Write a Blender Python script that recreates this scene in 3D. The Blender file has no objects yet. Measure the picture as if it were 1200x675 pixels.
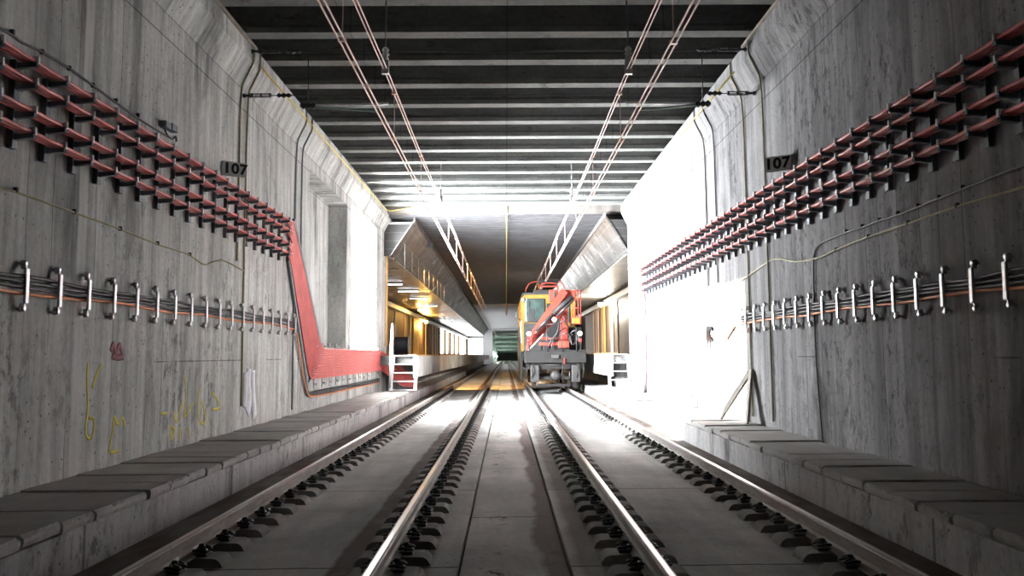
import bpy, bmesh, math, random
from mathutils import Vector, Matrix, Quaternion
R = random.Random(107)
S = bpy.context.scene
COL = S.collection
PI = math.pi

# ------------------------------------------------------------------ camera
F, W, H, HC = 933.0, 1200, 675, 1.30
ROLL = math.radians(0.42)
VX, VY = 593.0, 416.0
def unroll(x, y):
    dx, dy = x - 600, y - 337.5
    return dx * math.cos(ROLL) - dy * math.sin(ROLL), dx * math.sin(ROLL) + dy * math.cos(ROLL)
_vx, _vy = unroll(VX, VY)
PITCH = math.atan2(_vy, F)
YAW = math.atan2(-_vx, math.hypot(F, _vy))
def ray(x, y):
    a, b = unroll(x, y)
    d = Vector((a, F, -b))
    d = Vector((d.x, d.y * math.cos(PITCH) - d.z * math.sin(PITCH), d.y * math.sin(PITCH) + d.z * math.cos(PITCH)))
    return Vector((d.x * math.cos(YAW) + d.y * math.sin(YAW), -d.x * math.sin(YAW) + d.y * math.cos(YAW), d.z))
def at(x, y, X=None, Y=None, Z=None):
    """where a measured photo point lies on the plane of the wall / floor it belongs to"""
    d = ray(x, y)
    t = X / d.x if X is not None else Y / d.y if Y is not None else (Z - HC) / d.z
    return Vector((0, 0, HC)) + d * t
cam = bpy.data.cameras.new('camera')
cam.sensor_width = 36; cam.lens = F / W * 36
cam.clip_end = 600
co = bpy.data.objects.new('camera', cam); COL.objects.link(co)
fwd = Vector((math.sin(YAW) * math.cos(PITCH), math.cos(YAW) * math.cos(PITCH), math.sin(PITCH)))
co.location = (0, 0, HC)
co.rotation_mode = 'QUATERNION'
right0 = fwd.cross(Vector((0, 0, 1))).normalized(); up0 = right0.cross(fwd)
# content turned counter-clockwise -> camera rolled clockwise
rt = right0 * math.cos(ROLL) - up0 * math.sin(ROLL)
up = right0 * math.sin(ROLL) + up0 * math.cos(ROLL)
m = Matrix((rt, up, -fwd)).transposed()
co.rotation_quaternion = m.to_quaternion()
S.camera = co

# ------------------------------------------------------------------ materials
class NT:
    def __init__(self, name):
        self.m = bpy.data.materials.new(name); self.m.use_nodes = True
        self.t = self.m.node_tree; self.b = self.t.nodes['Principled BSDF']
        self.pos = self.n('ShaderNodeNewGeometry').outputs['Position']
    def n(self, kind, **k):
        o = self.t.nodes.new(kind)
        for a, v in k.items(): setattr(o, a, v)
        return o
    def put(self, sock, v):
        if hasattr(v, 'is_output'): self.t.links.new(v, sock)
        elif v is not None: sock.default_value = v
    def math(self, op, a, b=None, clamp=False):
        o = self.n('ShaderNodeMath', operation=op, use_clamp=clamp); self.put(o.inputs[0], a)
        if b is not None: self.put(o.inputs[1], b)
        return o.outputs[0]
    def vec(self, s, v=None):
        o = self.n('ShaderNodeVectorMath', operation='MULTIPLY'); self.put(o.inputs[0], v or self.pos); o.inputs[1].default_value = s
        return o.outputs[0]
    def noise(self, scale, detail=4, v=None, rough=.55, dist=0):
        o = self.n('ShaderNodeTexNoise'); self.put(o.inputs['Vector'], v or self.pos)
        o.inputs['Scale'].default_value = scale; o.inputs['Detail'].default_value = detail; o.inputs['Roughness'].default_value = rough
        o.inputs['Distortion'].default_value = dist
        return o.outputs['Fac']
    def vor(self, scale, v=None, feature='F1'):
        o = self.n('ShaderNodeTexVoronoi', feature=feature); self.put(o.inputs['Vector'], v or self.pos); o.inputs['Scale'].default_value = scale
        return o.outputs['Distance']
    def map(self, v, a, b, c=0., d=1.):
        o = self.n('ShaderNodeMapRange'); self.put(o.inputs[0], v)
        for i, x in enumerate((a, b, c, d)): o.inputs[i + 1].default_value = x
        return o.outputs[0]
    def mix(self, f, a, b, mode='MIX'):
        o = self.n('ShaderNodeMix', data_type='RGBA', blend_type=mode)
        self.put(o.inputs[0], f)
        for i, v in ((6, a), (7, b)):
            self.put(o.inputs[i], v if hasattr(v, 'is_output') else (*v, 1) if not isinstance(v, (int, float)) else (v, v, v, 1))
        return o.outputs[2]
    def xyz(self):
        o = self.n('ShaderNodeSeparateXYZ'); self.put(o.inputs[0], self.pos); return o.outputs
    def bump(self, h, strength=.3, dist=.01):
        o = self.n('ShaderNodeBump'); self.put(o.inputs['Height'], h); o.inputs['Strength'].default_value = strength; o.inputs['Distance'].default_value = dist
        self.put(self.b.inputs['Normal'], o.outputs[0])
    def set(self, col=None, rough=None, metal=None, spec=None):
        i = self.b.inputs
        if col is not None: self.put(i['Base Color'], col if hasattr(col, 'is_output') else (*col, 1))
        if rough is not None: self.put(i['Roughness'], rough)
        if metal is not None: i['Metallic'].default_value = metal
        if spec is not None: i['Specular IOR Level'].default_value = spec
        return self.m
    def band(self, v, c, hw, soft=.004):
        """1 inside c +- hw"""
        d = self.math('ABSOLUTE', self.math('SUBTRACT', v, c))
        return self.map(d, hw + soft, hw, 0, 1)
    def grid(self, v, period, phase, hw):
        p = self.math('MODULO', self.math('ADD', v, 100 * period - phase), period)
        d = self.math('MINIMUM', p, self.math('SUBTRACT', period, p))
        return self.map(d, hw * 1.6, hw, 0, 1)

def plain(name, col, rough=.5, metal=0., var=.12, nscale=9, spec=.5):
    t = NT(name); n = t.noise(nscale, 5)
    f = t.map(n, .3, .7, 1 - var, 1 + var)
    c = t.mix(1.0, col, f, 'MULTIPLY')
    return t.set(c, rough, metal, spec)

def wall_mat(name, base, strip=None, joints=None, boards=True):
    t = NT(name); x, y, z = t.xyz()
    blot = t.map(t.noise(.45, 6, rough=.6), .3, .7, .72, 1.22)
    st = t.map(t.noise(1, 6, t.vec((1, 5.5, .32)), .65), .3, .7, .55, 1.28)
    fine = t.map(t.noise(16, 5, rough=.7), .3, .7, .86, 1.12)
    f = t.math('MULTIPLY', t.math('MULTIPLY', blot, st), fine)
    # form-board joints, irregular, each ending somewhere
    yy = t.n('ShaderNodeCombineXYZ'); t.put(yy.inputs[0], y)
    bl = t.n('ShaderNodeTexVoronoi', feature='DISTANCE_TO_EDGE', voronoi_dimensions='1D')
    t.put(bl.inputs['W'], t.math('ADD', y, t.map(t.noise(.8, 2), 0, 1, -.03, .03))); bl.inputs['Scale'].default_value = 2.4
    seam = t.math('MULTIPLY', t.map(bl.outputs['Distance'], .012, .026, 1, 0), t.map(t.noise(1, 3, t.vec((1, 2.3, .5))), .42, .56))
    if boards: f = t.math('MULTIPLY', f, t.map(seam, 0, 1, 1, .52))
    else: f = t.math('MULTIPLY', t.math('POWER', t.math('MULTIPLY', blot, st), .45), fine)
    # individual board tone
    bc = t.n('ShaderNodeTexVoronoi', feature='F1', voronoi_dimensions='1D'); t.put(bc.inputs['W'], y); bc.inputs['Scale'].default_value = 2.4
    sc = t.n('ShaderNodeSeparateColor'); t.put(sc.inputs[0], bc.outputs['Color'])
    if boards: f = t.math('MULTIPLY', f, t.map(sc.outputs[0], 0, 1, .88, 1.1))
    # air pits and rough torn patches
    pit = t.math('MULTIPLY', t.map(t.vor(11), .08, .16, 1, 0), t.map(t.noise(1.3, 3), .4, .55))
    pit2 = t.math('MULTIPLY', t.map(t.noise(9, 6, t.vec((1, 1, .5)), .75), .53, .585), t.map(t.noise(.6, 5, t.vec((1, 1, .5)), .65), .44, .6))
    dark = t.math('MAXIMUM', pit, t.math('MULTIPLY', pit2, .75))
    f = t.math('MULTIPLY', f, t.map(dark, 0, 1, 1, .25))
    # damp stains
    stain = t.map(t.noise(.8, 5, t.vec((1, 1.6, .4)), .6, .6), .54, .7, 0, .62)
    f = t.math('MULTIPLY', f, t.math('SUBTRACT', 1, stain))
    # day joint and haunch panel joints
    j = t.band(z, 5.15, .008)
    hp = t.math('MULTIPLY', t.grid(y, 1.12, .35, .012), t.band(z, 5.64, .2))
    j = t.math('MAXIMUM', j, t.math('MULTIPLY', hp, .8))
    j = t.math('MAXIMUM', j, t.math('MULTIPLY', t.band(z, 5.45, .008), .6))
    if joints: j = t.math('MAXIMUM', j, t.grid(y, joints[0], joints[1], .014))
    # formwork lift lines low on the wall, broken
    lj = t.math('MULTIPLY', t.band(z, 1.25, .006), t.map(t.noise(.9, 2), .5, .55))
    j = t.math('MAXIMUM', j, lj)
    f = t.math('MULTIPLY', f, t.map(j, 0, 1, 1, .45))
    c = t.mix(1.0, base, f, 'MULTIPLY')
    if strip is not None:
        s = t.math('MULTIPLY', t.band(t.math('ADD', y, t.map(t.noise(3, 3), 0, 1, -.02, .02)), strip, .062, .035), t.map(t.noise(1, 4, t.vec((1, 5, .6))), .3, .6, .3, .8))
        c = t.mix(s, c, (.62, .62, .61))
    t.bump(t.math('ADD', t.math('MULTIPLY', f, .5), fine), .25, .012)
    return t.set(c, .92, 0, .3)

def floor_mat(name, base, joints=None, mode='bed'):
    t = NT(name); x, y, z = t.xyz()
    blot = t.map(t.noise(.9, 6, rough=.62), .3, .7, .66, 1.22)
    st = t.map(t.noise(1, 5, t.vec((4, .5, 1)), .6), .3, .7, .8, 1.16)
    fine = t.map(t.noise(22, 5, rough=.7), .3, .7, .85, 1.12)
    f = t.math('MULTIPLY', t.math('MULTIPLY', blot, st), fine)
    pit = t.math('MULTIPLY', t.map(t.vor(9), .05, .1, 1, 0), t.map(t.noise(1.1, 3), .5, .62))
    f = t.math('MULTIPLY', f, t.map(pit, 0, 1, 1, .35))
    if joints:
        wob = t.math('ADD', y, t.map(t.noise(2, 3), 0, 1, -.03, .03))
        f = t.math('MULTIPLY', f, t.map(t.grid(wob, joints[0], joints[1], .012), 0, 1, 1, .3))
    c = t.mix(1.0, base, f, 'MULTIPLY')
    xn = t.math('ADD', x, t.map(t.noise(1.7, 5, rough=.65), 0, 1, -.05, .05))
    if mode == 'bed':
        # dark red-brown bands lying beside the rails
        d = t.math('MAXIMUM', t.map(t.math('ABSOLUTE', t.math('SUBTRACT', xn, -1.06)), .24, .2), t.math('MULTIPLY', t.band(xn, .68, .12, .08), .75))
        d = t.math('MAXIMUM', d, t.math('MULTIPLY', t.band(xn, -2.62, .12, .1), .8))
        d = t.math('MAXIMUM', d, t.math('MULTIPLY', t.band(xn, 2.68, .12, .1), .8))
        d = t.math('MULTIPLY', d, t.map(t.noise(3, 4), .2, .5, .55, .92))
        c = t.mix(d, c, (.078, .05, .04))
    elif mode == 'shaded_top':  # upward faces painted darker than the fronts, as the light falls
        nz = t.n('ShaderNodeSeparateXYZ'); t.put(nz.inputs[0], t.n('ShaderNodeNewGeometry').outputs['Normal'])
        d = t.math('MULTIPLY', t.map(nz.outputs[2], .6, .95), t.map(t.noise(2.5, 5), .3, .7, .5, .95))
        c = t.mix(d, c, (.31, .30, .285))
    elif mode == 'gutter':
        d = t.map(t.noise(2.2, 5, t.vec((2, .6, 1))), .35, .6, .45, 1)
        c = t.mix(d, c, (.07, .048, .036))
    elif mode == 'drain':
        wide = t.map(t.noise(.8, 4), .3, .7, -.07, .06)
        d = t.map(t.math('SUBTRACT', xn, wide), .24, .3)
        c = t.mix(t.math('MULTIPLY', d, .88), c, (.09, .055, .045))
        crumbs = t.math('MULTIPLY', t.map(t.noise(7, 6, rough=.75), .56, .6), t.math('MAXIMUM', t.band(xn, .36, .05, .05), t.band(xn, -.1, .07, .06)))
        c = t.mix(t.math('MULTIPLY', crumbs, t.map(t.noise(.6, 3), .45, .55, .1, .9)), c, (.03, .026, .024))
    t.bump(fine, .2, .01)
    return t.set(c, .93, 0, .3)

def emit(name, col, k):
    t = NT(name); t.b.inputs['Emission Color'].default_value = (*col, 1); t.b.inputs['Emission Strength'].default_value = k
    return t.set(col, .5)

M = {}
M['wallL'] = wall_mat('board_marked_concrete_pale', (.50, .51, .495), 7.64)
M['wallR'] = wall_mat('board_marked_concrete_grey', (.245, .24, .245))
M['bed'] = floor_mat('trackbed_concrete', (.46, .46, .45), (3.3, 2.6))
M['drain'] = floor_mat('drain_concrete', (.52, .51, .495), (3.3, 1.2), 'drain')
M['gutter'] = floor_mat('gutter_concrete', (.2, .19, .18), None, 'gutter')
M['kerb'] = wall_mat('kerb_concrete', (.47, .46, .46), None, (3.05, 2.75), False)
M['slab'] = floor_mat('cover_slab_concrete', (.48, .47, .455), None, 'shaded_top')
M['sleeper'] = floor_mat('sleeper_concrete', (.33, .315, .30), None, 'none')
def beam_mat():
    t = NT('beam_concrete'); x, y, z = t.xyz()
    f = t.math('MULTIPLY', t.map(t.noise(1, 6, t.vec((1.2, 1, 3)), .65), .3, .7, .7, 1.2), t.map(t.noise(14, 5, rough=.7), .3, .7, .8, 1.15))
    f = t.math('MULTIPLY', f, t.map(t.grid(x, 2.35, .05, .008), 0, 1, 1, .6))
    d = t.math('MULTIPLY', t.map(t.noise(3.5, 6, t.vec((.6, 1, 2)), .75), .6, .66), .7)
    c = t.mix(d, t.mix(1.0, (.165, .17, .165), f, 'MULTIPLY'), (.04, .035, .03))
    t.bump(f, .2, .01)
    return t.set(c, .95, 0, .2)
M['beam'] = beam_mat()
M['plaster'] = floor_mat('plaster', (.15, .135, .125), None, 'none')
def rail_mats():
    t = NT('rail_running_steel'); n = t.noise(1, 3, t.vec((30, .12, 1)))
    top = t.set(t.mix(n, (.50, .46, .43), (.36, .32, .30)), t.map(n, .3, .7, .26, .38), 1.0)
    t = NT('rail_rusty_side'); n = t.noise(5, 6, t.vec((1, .6, 3)), .7)
    side = t.set(t.mix(t.map(n, .3, .7), (.13, .105, .09), (.28, .255, .235)), .62, .35, .5)
    return top, side
M['rail'], M['railside'] = rail_mats()
M['clip'] = plain('black_clip', (.014, .014, .015), .55, .2)
M['bracket'] = plain('slate_grey_bracket', (.15, .175, .195), .5, .1, .2)
M['galv'] = plain('galvanised_steel', (.62, .63, .64), .38, .7, .15, 20)
M['clampw'] = plain('white_cable_tie_clamp', (.85, .85, .85), .5, .1)
M['red'] = plain('red_cable_sheath', (.60, .125, .115), .4, 0, .12, 3)
M['black'] = plain('black_cable_sheath', (.022, .022, .025), .5)
M['orange'] = plain('orange_cable_sheath', (.75, .26, .1), .5)
M['yellow'] = plain('olive_yellow_conduit', (.34, .31, .18), .6, 0, .25, 5)
M['yellowb'] = plain('yellow_cable', (.72, .58, .16), .55)
M['greyc'] = plain('grey_conduit', (.2, .2, .2), .55, .2)
M['copper'] = plain('copper_wire', (.95, .72, .64), .42, .2)
M['ins'] = plain('dark_insulator', (.025, .025, .028), .4)
M['inswhite'] = plain('white_ceramic', (.8, .8, .78), .3)
M['signgrey'] = plain('grey_sign_plate', (.74, .77, .76), .6)
M['signblack'] = plain('black_lettering', (.012, .012, .012), .5)
M['wood'] = plain('weathered_timber', (.21, .185, .15), .8, 0, .3, 6)
M['edge'] = plain('orange_timber_edge', (.62, .36, .14), .65, 0, .2, 4)
def sheet_mat(name, col, rough, metal, sx, sy):
    t = NT(name); x, y, z = t.xyz()
    g = t.math('MAXIMUM', t.grid(y, sy, .3, .02), t.grid(z, sx, .12, .01))
    n = t.map(t.noise(.7, 4), .3, .7, .8, 1.15)
    c = t.mix(g, t.mix(1.0, col, n, 'MULTIPLY'), tuple(min(1, k * 1.9) for k in col))
    return t.set(c, t.map(t.noise(1.4, 3), .3, .7, rough * .7, rough * 1.3), metal)
M['rough'] = plain('rough_grey_concrete', (.05, .05, .048), .95, 0, .4, 4, .1)
M['steps'] = plain('pale_step_paint', (.26, .26, .26), .5, 0, .1)
M['endsheet'] = sheet_mat('dull_end_sheet', (.035, .034, .033), .6, .2, .28, 1.5)
M['lamphouse'] = plain('lamp_housing', (.25, .26, .28), .5)
M['white'] = plain('white_paint', (.78, .78, .77), .45, 0, .06)
M['fascia'] = floor_mat('fascia_panel', (.62, .62, .60), (2.0, .3), 'none')
M['sheet'] = sheet_mat('metal_sheet', (.12, .117, .115), .34, .75, .42, 1.5)
M['plceil'] = sheet_mat('platform_ceiling_sheet', (.36, .34, .31), .35, .5, 9, 2.2)
M['dark'] = plain('sooty_corrugated_sheet', (.05, .05, .054), .6, .2, .3, 2)
M['hallgrey'] = plain('pale_grey_ceiling', (.42, .42, .43), .8)
def panel_mat():
    t = NT('brown_wall_panels'); x, y, z = t.xyz()
    n = t.noise(1, 4, t.vec((1, .3, .3)))
    c = t.mix(t.map(n, .35, .65), (.09, .055, .032), (.18, .115, .065))
    return t.set(c, .6)
M['panel'] = panel_mat()
M['pale'] = plain('pale_batten', (.55, .47, .36), .6)
M['ochre'] = plain('ochre_panel', (.72, .47, .09), .55)
M['green'] = plain('greenish_concrete', (.27, .34, .30), .85, 0, .2, 1)
M['ly'] = plain('loco_yellow', (.24, .13, .01), .5, 0, .3, 5)
M['lr'] = plain('crane_red', (.30, .032, .017), .5, 0, .18, 6)
M['ld'] = plain('sooty_dark_steel', (.011, .010, .010), .6, .3, .35, 7)
M['lg'] = plain('loco_grey', (.033, .031, .031), .6, .2, .4, 7)
M['roof'] = plain('loco_roof_grey', (.03, .03, .032), .6, .2, .2, 5)
M['glass'] = plain('cab_glass', (.05, .075, .07), .08, 0, .8, 1.5, .8)
M['tyre'] = plain('wheel_steel', (.12, .10, .09), .5, .6)
M['lens'] = plain('lamp_lens', (.5, .49, .47), .15)
M['redlens'] = plain('red_lens', (.75, .03, .025), .2)
M['drum'] = plain('drum_cable', (.06, .07, .085), .5)
M['ypaint'] = plain('yellow_spray_paint', (.62, .52, .08), .8)
M['wpaint'] = plain('white_lime_drip', (.66, .68, .72), .85)
M['rpaint'] = plain('dull_red_spray', (.30, .13, .14), .85)
M['debris'] = plain('pale_litter', (.55, .52, .48), .8)
M['pane'] = emit('daylit_pane', (.93, .97, 1), 9)
M['tube'] = emit('white_tube_glow', (.85, .93, 1), 4)
M['amber'] = emit('amber_lamp_glow', (1, .55, .12), 60)
M['flood'] = emit('white_lamp_glow', (1, .96, .88), 45)

# ------------------------------------------------------------------ mesh helpers
class MB:
    def __init__(s): s.v = []; s.f = []; s.mi = []; s.cur = 0; s.smooth = []
    def mat(s, i): s.cur = i; return s
    def add(s, vs, fs, smooth=False):
        n = len(s.v); s.v += [tuple(v) for v in vs]
        for f in fs: s.f.append([n + i for i in f]); s.mi.append(s.cur); s.smooth.append(smooth)
        return s
    def box(s, x0, x1, y0, y1, z0, z1):
        v = [(x, y, z) for x in (x0, x1) for y in (y0, y1) for z in (z0, z1)]
        return s.add(v, [(0, 1, 3, 2), (4, 6, 7, 5), (0, 4, 5, 1), (2, 3, 7, 6), (0, 2, 6, 4), (1, 5, 7, 3)])
    def bbox(s, x0, x1, y0, y1, z0, z1, b=.01):
        """box with chamfered edges"""
        bm = bmesh.new(); bmesh.ops.create_cube(bm, size=1)
        for v in bm.verts: v.co = ((x0 + x1) / 2 + v.co.x * (x1 - x0), (y0 + y1) / 2 + v.co.y * (y1 - y0), (z0 + z1) / 2 + v.co.z * (z1 - z0))
        bmesh.ops.bevel(bm, geom=bm.edges[:], offset=b, segments=2, affect='EDGES', profile=.6)
        bm.verts.index_update()
        s.add([v.co for v in bm.verts], [[v.index for v in f.verts] for f in bm.faces]); bm.free(); return s
    def obox(s, a, b, w, h, upv=(0, 0, 1)):
        """square bar from a to b, w wide, h high"""
        a, b = Vector(a), Vector(b); d = (b - a).normalized(); sd = d.cross(Vector(upv))
        if sd.length < 1e-4: sd = d.cross(Vector((0, 1, 0)))
        sd.normalize(); u = sd.cross(d)
        v = [p + sd * i * w / 2 + u * j * h / 2 for p in (a, b) for i in (-1, 1) for j in (-1, 1)]
        return s.add(v, [(0, 1, 3, 2), (4, 6, 7, 5), (0, 4, 5, 1), (2, 3, 7, 6), (0, 2, 6, 4), (1, 5, 7, 3)])
    def tube(s, pts, r, n=8, caps=True, flat=None):
        pts = [Vector(p) for p in pts]
        q = [pts[0]]
        for p in pts[1:]:
            if (p - q[-1]).length > 1e-5: q.append(p)
        pts = q
        tang = []
        for i in range(len(pts)):
            a = pts[max(0, i - 1)]; b = pts[min(len(pts) - 1, i + 1)]
            tang.append((b - a).normalized())
        ref = Vector((0, 0, 1)) if abs(tang[0].z) < .9 else Vector((1, 0, 0))
        u = (ref - tang[0] * ref.dot(tang[0])).normalized()
        vs = []
        for i, p in enumerate(pts):
            if i:
                u = u - tang[i] * u.dot(tang[i])
                u.normalize()
            w = tang[i].cross(u)
            rr = r[i] if isinstance(r, (list, tuple)) else r
            for k in range(n):
                a = 2 * PI * k / n
                o = (u * math.cos(a) + w * math.sin(a)) * rr
                if flat is not None: o[flat] *= .12
                vs.append(p + o)
        fs = []
        for i in range(len(pts) - 1):
            for k in range(n):
                a, b = i * n + k, i * n + (k + 1) % n
                fs.append((a, b, b + n, a + n))
        s.add(vs, fs, True)
        if caps:
            m0 = len(s.v) - len(vs)
            s.f.append([m0 + k for k in range(n)][::-1]); s.mi.append(s.cur); s.smooth.append(False)
            s.f.append([m0 + (len(pts) - 1) * n + k for k in range(n)]); s.mi.append(s.cur); s.smooth.append(False)
        return s
    def cyl(s, a, b, r, n=16): return s.tube([a, b], r, n)
    def prism(s, prof, y0, y1):
        """profile in x,z pushed along y"""
        n = len(prof)
        v = [(x, y0, z) for x, z in prof] + [(x, y1, z) for x, z in prof]
        return s.add(v, [[i, (i + 1) % n, n + (i + 1) % n, n + i] for i in range(n)] + [list(range(n))[::-1], list(range(n, 2 * n))])
    def xprism(s, prof, x0, x1):
        n = len(prof)
        v = [(x0, y, z) for y, z in prof] + [(x1, y, z) for y, z in prof]
        return s.add(v, [[i, (i + 1) % n, n + (i + 1) % n, n + i] for i in range(n)] + [list(range(n))[::-1], list(range(n, 2 * n))])
    def lathe(s, prof, o, axis, n=20):
        """profile (t along axis, radius)"""
        axis = Vector(axis).normalized(); o = Vector(o)
        ref = Vector((0, 0, 1)) if abs(axis.z) < .9 else Vector((1, 0, 0))
        u = axis.cross(ref).normalized(); w = axis.cross(u)
        vs = [o + axis * t + (u * math.cos(2 * PI * k / n) + w * math.sin(2 * PI * k / n)) * r for t, r in prof for k in range(n)]
        fs = [(i * n + k, i * n + (k + 1) % n, (i + 1) * n + (k + 1) % n, (i + 1) * n + k) for i in range(len(prof) - 1) for k in range(n)]
        s.add(vs, fs, True)
        m0 = len(s.v) - len(vs)
        for ring in (0, len(prof) - 1):
            s.f.append([m0 + ring * n + k for k in range(n)]); s.mi.append(s.cur); s.smooth.append(False)
        return s
    def mesh(s, name, mats):
        me = bpy.data.meshes.new(name); me.from_pydata(s.v, [], s.f)
        for m_ in (mats if isinstance(mats, (list, tuple)) else [mats]): me.materials.append(m_)
        me.polygons.foreach_set('material_index', s.mi); me.polygons.foreach_set('use_smooth', s.smooth)
        bm = bmesh.new(); bm.from_mesh(me); bmesh.ops.recalc_face_normals(bm, faces=bm.faces[:]); bm.to_mesh(me); bm.free()
        me.update(); return me
    def build(s, name, mats, parent=None, loc=None):
        o = bpy.data.objects.new(name, s.mesh(name, mats)); COL.objects.link(o)
        if parent is not None: o.parent = parent
        if loc is not None: o.location = loc
        return o

def tag(o, label, cat, group=None):
    o['label'] = label; o['category'] = cat; o['kind'] = 'thing'
    if group: o['group'] = group
    return o
def struct(o): o['kind'] = 'structure'; return o
def thing(name, label, cat, loc=(0, 0, 0), group=None, rz=0):
    o = bpy.data.objects.new(name, None); COL.objects.link(o); o.empty_display_size = .1
    o.location = loc; o.rotation_euler = (0, 0, rz)
    return tag(o, label, cat, group)
def copy_tree(o, parent=None):
    c = o.copy(); COL.objects.link(c); c.parent = parent
    for ch in list(o.children): copy_tree(ch, c)
    return c
ONES = 'zeroth first second third fourth fifth sixth seventh eighth ninth tenth eleventh twelfth thirteenth fourteenth fifteenth sixteenth seventeenth eighteenth nineteenth'.split()
TENS = {2: 'twent', 3: 'thirt', 4: 'fort', 5: 'fift', 6: 'sixt', 7: 'sevent'}
def nth(n):
    if n < 20: return ONES[n]
    return TENS[n // 10] + 'ieth' if n % 10 == 0 else TENS[n // 10] + 'y-' + ONES[n % 10]
def smooth(pts, seg=6, k=.5, rad=None):
    """round the corners of a polyline"""
    pts = [Vector(p) for p in pts]; out = [pts[0]]
    for i in range(1, len(pts) - 1):
        a, b, c = pts[i - 1], pts[i], pts[i + 1]
        p, q = b.lerp(a, k * .9), b.lerp(c, k * .9)
        if rad:
            p = b + (a - b).normalized() * min(rad, (a - b).length * .45); q = b + (c - b).normalized() * min(rad, (c - b).length * .45)
        for j in range(seg + 1):
            t = j / seg
            out.append(p.lerp(b, t).lerp(b.lerp(q, t), t))
    out.append(pts[-1]); return out
def spline(pts, seg=5):
    P = [Vector(p) for p in pts]; out = []
    for i in range(len(P) - 1):
        a, b, c, d = P[max(0, i - 1)], P[i], P[i + 1], P[min(len(P) - 1, i + 2)]
        for j in range(seg):
            t = j / seg
            out.append(.5 * ((2 * b) + (c - a) * t + (2 * a - 5 * b + 4 * c - d) * t * t + (3 * b - a - 3 * c + d) * t ** 3))
    out.append(P[-1]); return out
def carve(o, cutters):
    """cut real openings through a wall"""
    cs = []
    for b in cutters:
        c = MB().box(*b).build('cut', M['plaster']); cs.append(c)
        md = o.modifiers.new('b', 'BOOLEAN'); md.operation = 'DIFFERENCE'; md.solver = 'EXACT'; md.object = c
    dg = bpy.context.evaluated_depsgraph_get()
    me = bpy.data.meshes.new_from_object(o.evaluated_get(dg))
    o.modifiers.clear(); o.data = me
    for c in cs: bpy.data.objects.remove(c)
    return o

# ------------------------------------------------------------------ the shell of the tunnel
XL, XR = -4.08, 3.94
KL, KR = -3.0, 3.05
ZG = -.225                                       # trackbed
YB, YE = -9.0, 140.0
struct(MB().box(-7.6, 6.6, YB, 260, -.7, -.30).build('floor', M['gutter']))
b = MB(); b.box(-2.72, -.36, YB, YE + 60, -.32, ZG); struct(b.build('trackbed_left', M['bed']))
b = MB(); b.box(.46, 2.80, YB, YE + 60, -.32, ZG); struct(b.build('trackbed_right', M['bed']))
# sunk middle strip between the tracks
struct(MB().box(-.34, .44, YB, YE, -.32, -.25).build('drain_strip', M['drain']))
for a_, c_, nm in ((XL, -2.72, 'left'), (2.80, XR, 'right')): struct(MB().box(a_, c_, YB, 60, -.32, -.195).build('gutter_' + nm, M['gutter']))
# kerb walls carrying the walkways
struct(MB().prism([(XL, -.32), (KL, -.32), (KL, .115), (XL, .115)], YB, 60).build('kerb_left', M['kerb']))
struct(MB().prism([(XR, -.32), (KR, -.32), (KR, .115), (XR, .115)], YB, 60).build('kerb_right', M['kerb']))
profL = [(XL, -.4), (XL, 5.45), (-3.885, 5.83), (-3.885, 6.1), (-4.2, 6.1), (-4.2, 7.0), (-4.68, 7.0), (-4.68, -.4)]
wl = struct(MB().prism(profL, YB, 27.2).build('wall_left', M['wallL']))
carve(wl, [(-4.55, -3.9, 16.4, 20.35, 1.5, 5.2), (-5.2, -3.9, 21.0, 25.0, 1.5, 5.33)])
profR = [(XR, -.4), (XR, 5.45), (3.75, 5.83), (3.75, 6.1), (4.06, 6.1), (4.06, 7.0), (4.5, 7.0), (4.5, -.4)]
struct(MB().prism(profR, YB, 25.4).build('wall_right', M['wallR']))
struct(MB().box(-4.7, 4.6, YB - .4, YB, -.7, 7.2).build('wall_back', M['wallR']))
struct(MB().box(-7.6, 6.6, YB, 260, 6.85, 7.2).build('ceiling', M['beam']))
struct(MB().box(-4.2, 4.2, 26.0, 26.4, 6.0, 6.86).build('portal_lintel', M['plaster']))
# concrete ceiling beams
PB, Y0B = 1.14, 11.55
for k in range(-4, 13):
    y = Y0B + PB * k
    b = MB()
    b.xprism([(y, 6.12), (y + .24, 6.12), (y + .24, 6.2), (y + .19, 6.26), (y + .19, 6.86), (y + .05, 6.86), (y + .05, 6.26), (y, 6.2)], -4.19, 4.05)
    tag(b.build('ceiling_beam', M['beam']), f'dark precast concrete beam across the tunnel ceiling, {nth(k + 5)} from the camera end', 'beam', 'concrete beams across the near tunnel ceiling')

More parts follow.
